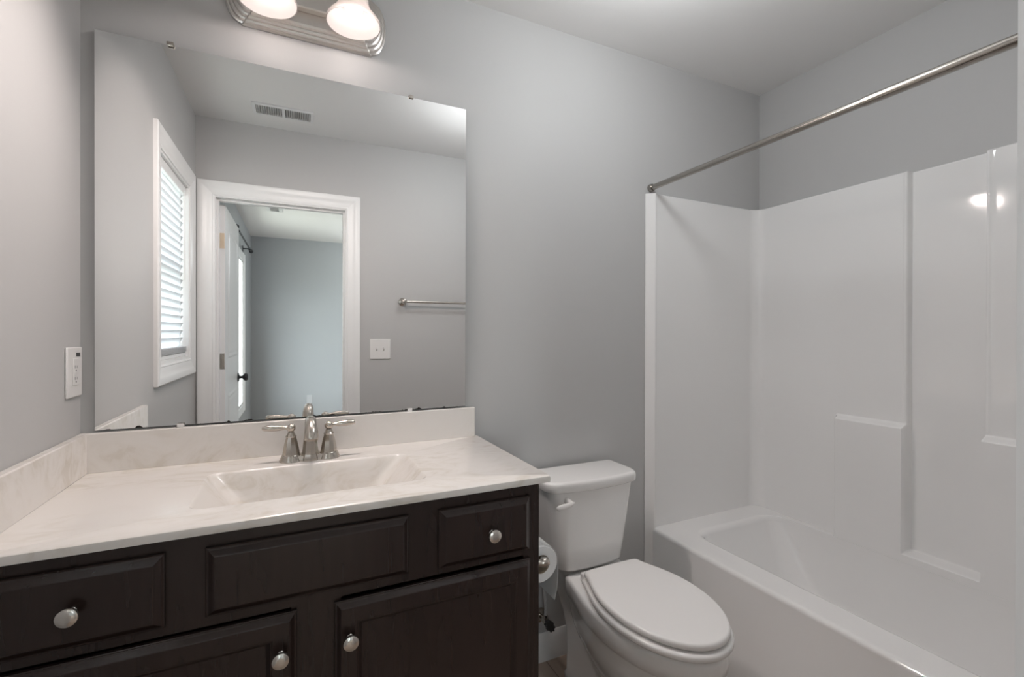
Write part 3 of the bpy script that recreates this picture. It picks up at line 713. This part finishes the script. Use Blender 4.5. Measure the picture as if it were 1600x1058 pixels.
top1 = [(x + 0.004, yv, ZT + 0.004) for x, yv, z in rows[-1]]
top2 = [(2.1365, yv, ZT + 0.004) for x, yv, z in rows[-1]]
obj('back_panel', MB().loft(rows + [top1, top2], False, False, closed=False), ACRY, ts, angle=60)
# end panels and their front flanges
for y0, y1, sg in ((1.585, 1.5985, 1), (0.0865, 0.0985, -1)):
    ym = y0 if sg > 0 else y1
    yw = y1 if sg > 0 else y0
    r = []
    for z, dy in ((0.425, 0), (ZT, 0), (ZT + 0.004, 0.003 * sg)):
        r.append([(1.436, ym + dy, z), (2.052, ym + dy, z), (2.10, ym + dy + 0.002 * sg, z), (2.1365, yw, z), (1.436, yw, z)])
    obj('end_panel', MB().loft(r), ACRY, ts, smooth=False)
    yo = ym - 0.014 * sg
    r = []
    for z in (0.0, ZT + 0.001):
        pts = [(1.4, yw), (1.4, yw - 0.004 * sg), (1.4025, yw - 0.0065 * sg)]
        for i in range(9):
            a = math.radians(40) + math.radians(140) * i / 8
            pts.append((1.4365 - 0.0085 * math.cos(a) , yo + 0.0085 * sg - 0.0085 * sg * math.sin(a)))
        pts.append((1.445, yw))
        r.append([(x, yv, z) for x, yv in pts])
    obj('front_flange', MB().loft(r), ACRY, ts, angle=30)

# shower rod across the alcove
rod = thing('shower_rod', 'brushed steel shower curtain rod spanning above the tub', 'shower rod', (1.43, 0.84, 1.922))
obj('rod_tube', MB().tube([(1.43, 0.105, 1.922), (1.43, 0.75, 1.922)], 0.0140, 20).tube([(1.43, 0.75, 1.922), (1.43, 1.585, 1.922)], 0.0120, 20), ROD, rod)
for y0, y1 in ((0.0855, 0.106), (1.582, 1.5995)):
    obj('end_cap', MB().lathe([(0.0175, y0), (0.0175, y0 * 0.5 + y1 * 0.5), (0.015, y1)] if y0 < 1 else [(0.015, y0), (0.0175, y0 * 0.5 + y1 * 0.5), (0.0175, y1)], (1.43, 0, 1.922), 'y', 24), ROD, rod)

# ------------------------------------------------------------------ toilet
TC = 1.018
to = thing('toilet', 'white two piece toilet with closed lid between vanity and tub', 'toilet', (TC, 1.2, 0))
def egg(yf, yb, hw, hb, z, cx=TC, yw=None, n=64):
    """plan outline: elliptical front, widest at yw, easing to half width hb at the back with rounded corners"""
    yw = yf + (yb - yf) * 0.52 if yw is None else yw
    half = []
    m = n // 2
    for i in range(m + 1):
        t = i / m
        if t < 0.55:
            a = PI / 2 * (t / 0.55)
            half.append((hw * math.sin(a), yw - (yw - yf) * math.cos(a)))
        else:
            s = (t - 0.55) / 0.45
            # superellipse-like back
            a = PI / 2 * s
            px = hb + (hw - hb) * (math.cos(PI * min(1, s * 1.3)) * 0.5 + 0.5)
            yy = yw + (yb - yw) * math.sin(a) ** 0.9
            k = max(0.0, (s - 0.72) / 0.28)
            px = px * math.sqrt(max(0.0, 1 - k ** 3))
            half.append((px, yy))
    pts = [(cx + x, y, z) for x, y in half] + [(cx - x, y, z) for x, y in reversed(half[1:-1])]
    return pts
rings = [egg(1.02, 1.50, 0.094, 0.094, 0.0), egg(1.02, 1.50, 0.094, 0.094, 0.018), egg(1.025, 1.495, 0.086, 0.088, 0.03), egg(1.03, 1.495, 0.082, 0.086, 0.10),
         egg(1.04, 1.50, 0.078, 0.086, 0.18), egg(1.06, 1.52, 0.076, 0.090, 0.24), egg(1.09, 1.54, 0.082, 0.104, 0.30), egg(1.10, 1.555, 0.100, 0.122, 0.345), egg(1.10, 1.562, 0.118, 0.130, 0.38),
         egg(1.10, 1.565, 0.122, 0.134, 0.405), egg(1.10, 1.562, 0.120, 0.132, 0.415), egg(1.11, 1.555, 0.110, 0.128, 0.4185)]
obj('pedestal', MB().loft(rings), PORC, to, angle=60)
rings = [egg(1.08, 1.33, 0.035, 0.03, 0.125), egg(1.035, 1.36, 0.070, 0.05, 0.135), egg(0.985, 1.385, 0.105, 0.075, 0.165), egg(0.945, 1.40, 0.130, 0.095, 0.205), egg(0.915, 1.41, 0.149, 0.112, 0.255),
         egg(0.896, 1.42, 0.160, 0.122, 0.305), egg(0.886, 1.425, 0.166, 0.127, 0.345), egg(0.882, 1.428, 0.168, 0.129, 0.352), egg(0.877, 1.43, 0.172, 0.132, 0.356), egg(0.873, 1.432, 0.174, 0.135, 0.385),
         egg(0.872, 1.433, 0.175, 0.136, 0.405), egg(0.875, 1.431, 0.172, 0.134, 0.416), egg(0.884, 1.424, 0.163, 0.126, 0.4195)]
obj('bowl', MB().loft(rings), PORC, to, angle=60)
# trapway bulge on the side of the pedestal
for s in (-1, 1):
    obj('bolt_cap', MB().sphere((TC + s * 0.085, 1.28, 0.034), 0.016, 16, 10, (1, 1, 0.9)), PORC, to)
# seat and lid
def plate_egg(yf, yb, hw, hb, z0, z1, r, cx=TC):
    rr = []
    for i in range(6):
        a = PI / 2 * i / 5; k = r * (1 - math.cos(a)); rr.append(egg(yf + k, yb - k, hw - k, hb - k, z1 - r + r * math.sin(a), cx))
    lo = [egg(yf + 0.004, yb - 0.004, hw - 0.004, hb - 0.004, z0, cx), egg(yf, yb, hw, hb, z0 + 0.004, cx)]
    rr.append(egg(yf + r + 0.03, yb - r - 0.03, hw - r - 0.03, max(0.02, hb - r - 0.03), z1 + 0.0008, cx))
    return MB().loft(lo + rr)
obj('seat', plate_egg(0.864, 1.345, 0.1755, 0.122, 0.4240, 0.4435, 0.008), SEATM, to, angle=60)
obj('lid', plate_egg(0.873, 1.340, 0.166, 0.116, 0.4495, 0.4690, 0.009), SEATM, to, angle=60)
for s in (-1, 1):
    obj('seat_hinge', MB().box(TC + s * 0.085 - 0.022, TC + s * 0.085 + 0.022, 1.335, 1.368, 0.4180, 0.4490), SEATM, to, bevel=0.006)
# tank
KX = 0.998
def tankring(hw, yf, z, bulge, r=0.045, yb=1.578):
    pts = []
    for x, y, _ in rrect(KX - hw, KX + hw, yf, yb, r, z, 8):
        u = (x - KX) / hw
        f = max(0.0, (yb - y) / (yb - yf))
        pts.append((x, y - bulge * (1 - u * u) * f, z))
    return pts
# subdivide the front for the curve
def tank_ring(hw, yf, z, bulge, r=0.05, yb=1.578, n=18):
    pts = []
    rb = 0.015
    for i in range(n + 1):      # front edge, left to right, bowed
        x = -hw + r + (2 * hw - 2 * r) * i / n
        pts.append((x, yf - bulge * (1 - (x / hw) ** 2)))
    yc = pts[-1][1]
    for i in range(1, 9):       # right front corner
        a = PI / 2 * i / 8
        pts.append((hw - r + r * math.sin(a), yc + r * (1 - math.cos(a))))
    for i in range(0, 5):
        a = PI / 2 * i / 4
        pts.append((hw - rb + rb * math.cos(a), yb - rb + rb * math.sin(a)))
    for i in range(0, 5):
        a = PI / 2 * i / 4
        pts.append((-hw + rb - rb * math.sin(a), yb - rb + rb * math.cos(a)))
    for i in range(8, 0, -1):
        a = PI / 2 * i / 8
        pts.append((-hw + r - r * math.sin(a), yc + r * (1 - math.cos(a))))
    return [(KX + x, y, z) for x, y in pts]
rings = [tank_ring(0.125, 1.425, 0.4305, 0.012), tank_ring(0.136, 1.414, 0.4345, 0.013), tank_ring(0.143, 1.408, 0.445, 0.014)]
for t in (0.25, 0.5, 0.75, 1.0):
    rings.append(tank_ring(0.143 + 0.045 * t, 1.408 - 0.004 * t, 0.445 + 0.285 * t, 0.014 + 0.008 * t))
tk = obj('tank', MB().loft(rings), PORC, to, angle=50)
obj('tank_gasket', MB().box(KX - 0.06, KX + 0.06, 1.43, 1.52, 0.4180, 0.4310), DARK, to, smooth=False)
rings = [tank_ring(0.196, 1.396, 0.7255, 0.024), tank_ring(0.199, 1.393, 0.729, 0.024), tank_ring(0.199, 1.393, 0.750, 0.024)]
for a in (25, 50, 75, 90):
    k = 0.012 * (1 - math.cos(math.radians(a))); rings.append(tank_ring(0.199 - k, 1.393 + k, 0.750 + 0.012 * math.sin(math.radians(a)), 0.024, 0.05, 1.579 - k))
obj('tank_lid', MB().loft(rings), PORC, to, angle=50)
lv = MB().tube([(0.876, 1.395, 0.693), (0.876, 1.362, 0.693)], [0.012, 0.009], 16)
lv.tube([(0.884, 1.362, 0.696), (0.874, 1.359, 0.6955), (0.856, 1.357, 0.6925), (0.836, 1.359, 0.688), (0.821, 1.363, 0.685), (0.815, 1.366, 0.684)], [(0.003, 0.003), (0.0055, 0.007), (0.0065, 0.009), (0.0075, 0.0105), (0.0065, 0.009), (0.002, 0.003)], 14)
obj('flush_lever', lv, SEATM, to, angle=60)

# supply valve and hose behind the toilet
sv = thing('supply_valve', 'small water shutoff valve with black oval handle on back wall', 'valve', (0.880, 1.6, 0.181))
obj('escutcheon', MB().lathe([(0.028, -0.0005), (0.028, -0.004), (0.012, -0.010)], (0.880, 1.6, 0.181), 'y', 24), NICK, sv)
obj('valve_body', MB().lathe([(0.008, -0.008), (0.008, -0.03), (0.012, -0.032), (0.012, -0.06), (0.007, -0.064), (0.007, -0.072)], (0.880, 1.6, 0.181), 'y', 16).tube([(0.880, 1.553, 0.181), (0.880, 1.553, 0.205)], 0.008, 12), NICK, sv)
m = MB(); rings = []
for hh, k in ((-0.070, 0.8), (-0.073, 1.0), (-0.083, 1.0), (-0.087, 0.75)):
    ring = []
    for i in range(48):
        a = 2 * PI * i / 48; q = 1 + 0.10 * math.cos(a * 8)
        px, pz = 0.026 * k * q * math.cos(a), 0.016 * k * q * math.sin(a)
        c, s = math.cos(-0.9), math.sin(-0.9)
        ring.append((0.880 + px * c - pz * s, 1.6 + hh, 0.181 + px * s + pz * c))
    rings.append(ring)
obj('handle', m.loft(rings), DARK, sv, angle=40)
obj('supply_hose', MB().tube([(0.880, 1.553, 0.205), (0.880, 1.553, 0.24), (0.875, 1.552, 0.30), (0.868, 1.550, 0.36), (0.867, 1.548, 0.40), (0.868, 1.546, 0.4295)], 0.0062, 12), HOSE, sv)

# ------------------------------------------------------------------ toilet paper on its holder at the cabinet's side
PX, PZ, PY0, PY1 = 0.660, 0.607, 1.19, 1.295
th = thing('toilet_paper_holder', 'nickel toilet paper holder fixed to the vanity side', 'toilet paper holder', (0.598, 1.24, PZ))
for y in (PY0 - 0.021, PY1 + 0.021):
    m = MB().lathe([(0.0, 0.0005), (0.020, 0.0005), (0.020, 0.005), (0.009, 0.010), (0.008, 0.045), (0.012, 0.052), (0.015, 0.062), (0.012, 0.072), (0.003, 0.076)], (CX1, y, PZ + 0.0168), 'x', 20, False, True)
    obj('post', m, NICK, th)
obj('roller', MB().tube([(PX, PY0 - 0.021, PZ + 0.0168), (PX, PY1 + 0.021, PZ + 0.0168)], 0.0085, 14), NICK, th)
tp = thing('toilet_paper_roll', 'white toilet paper roll hanging at the vanity side, sheet end loose', 'toilet paper', (PX, 1.24, PZ))
ro, ri = 0.054, 0.027
m = MB()
prof = [(ri, PY0), (ro - 0.003, PY0), (ro, PY0 + 0.003), (ro, PY1 - 0.003), (ro - 0.003, PY1), (ri, PY1)]
obj('roll', MB().lathe(prof, (PX, 0, PZ), 'y', 48, False, False), PAPER, tp)
obj('core', MB().lathe([(ri, PY0), (ri, PY1), (ri - 0.0012, PY1), (ri - 0.0012, PY0), (ri, PY0)], (PX, 0, PZ), 'y', 36, False, False), CARD, tp)
r = []
sheet = [(PX + (ro + 0.0012) * math.cos(a), PZ + (ro + 0.0012) * math.sin(a)) for a in [math.radians(80 - 10 * i) for i in range(9)]] + [(PX + ro + 0.002, PZ - 0.03), (PX + ro + 0.001, PZ - 0.06), (PX + ro - 0.003, PZ - 0.09), (PX + ro - 0.009, PZ - 0.115)]
ring0 = [(x, z) for x, z in sheet]
rings = []
for x, z in sheet:
    rings.append([(x, PY0 + 0.001, z), (x, PY1 - 0.001, z), (x + 0.0009, PY1 - 0.001, z + 0.0003), (x + 0.0009, PY0 + 0.001, z + 0.0003)])
obj('loose_sheet', MB().loft(rings), PAPER, tp, angle=50)
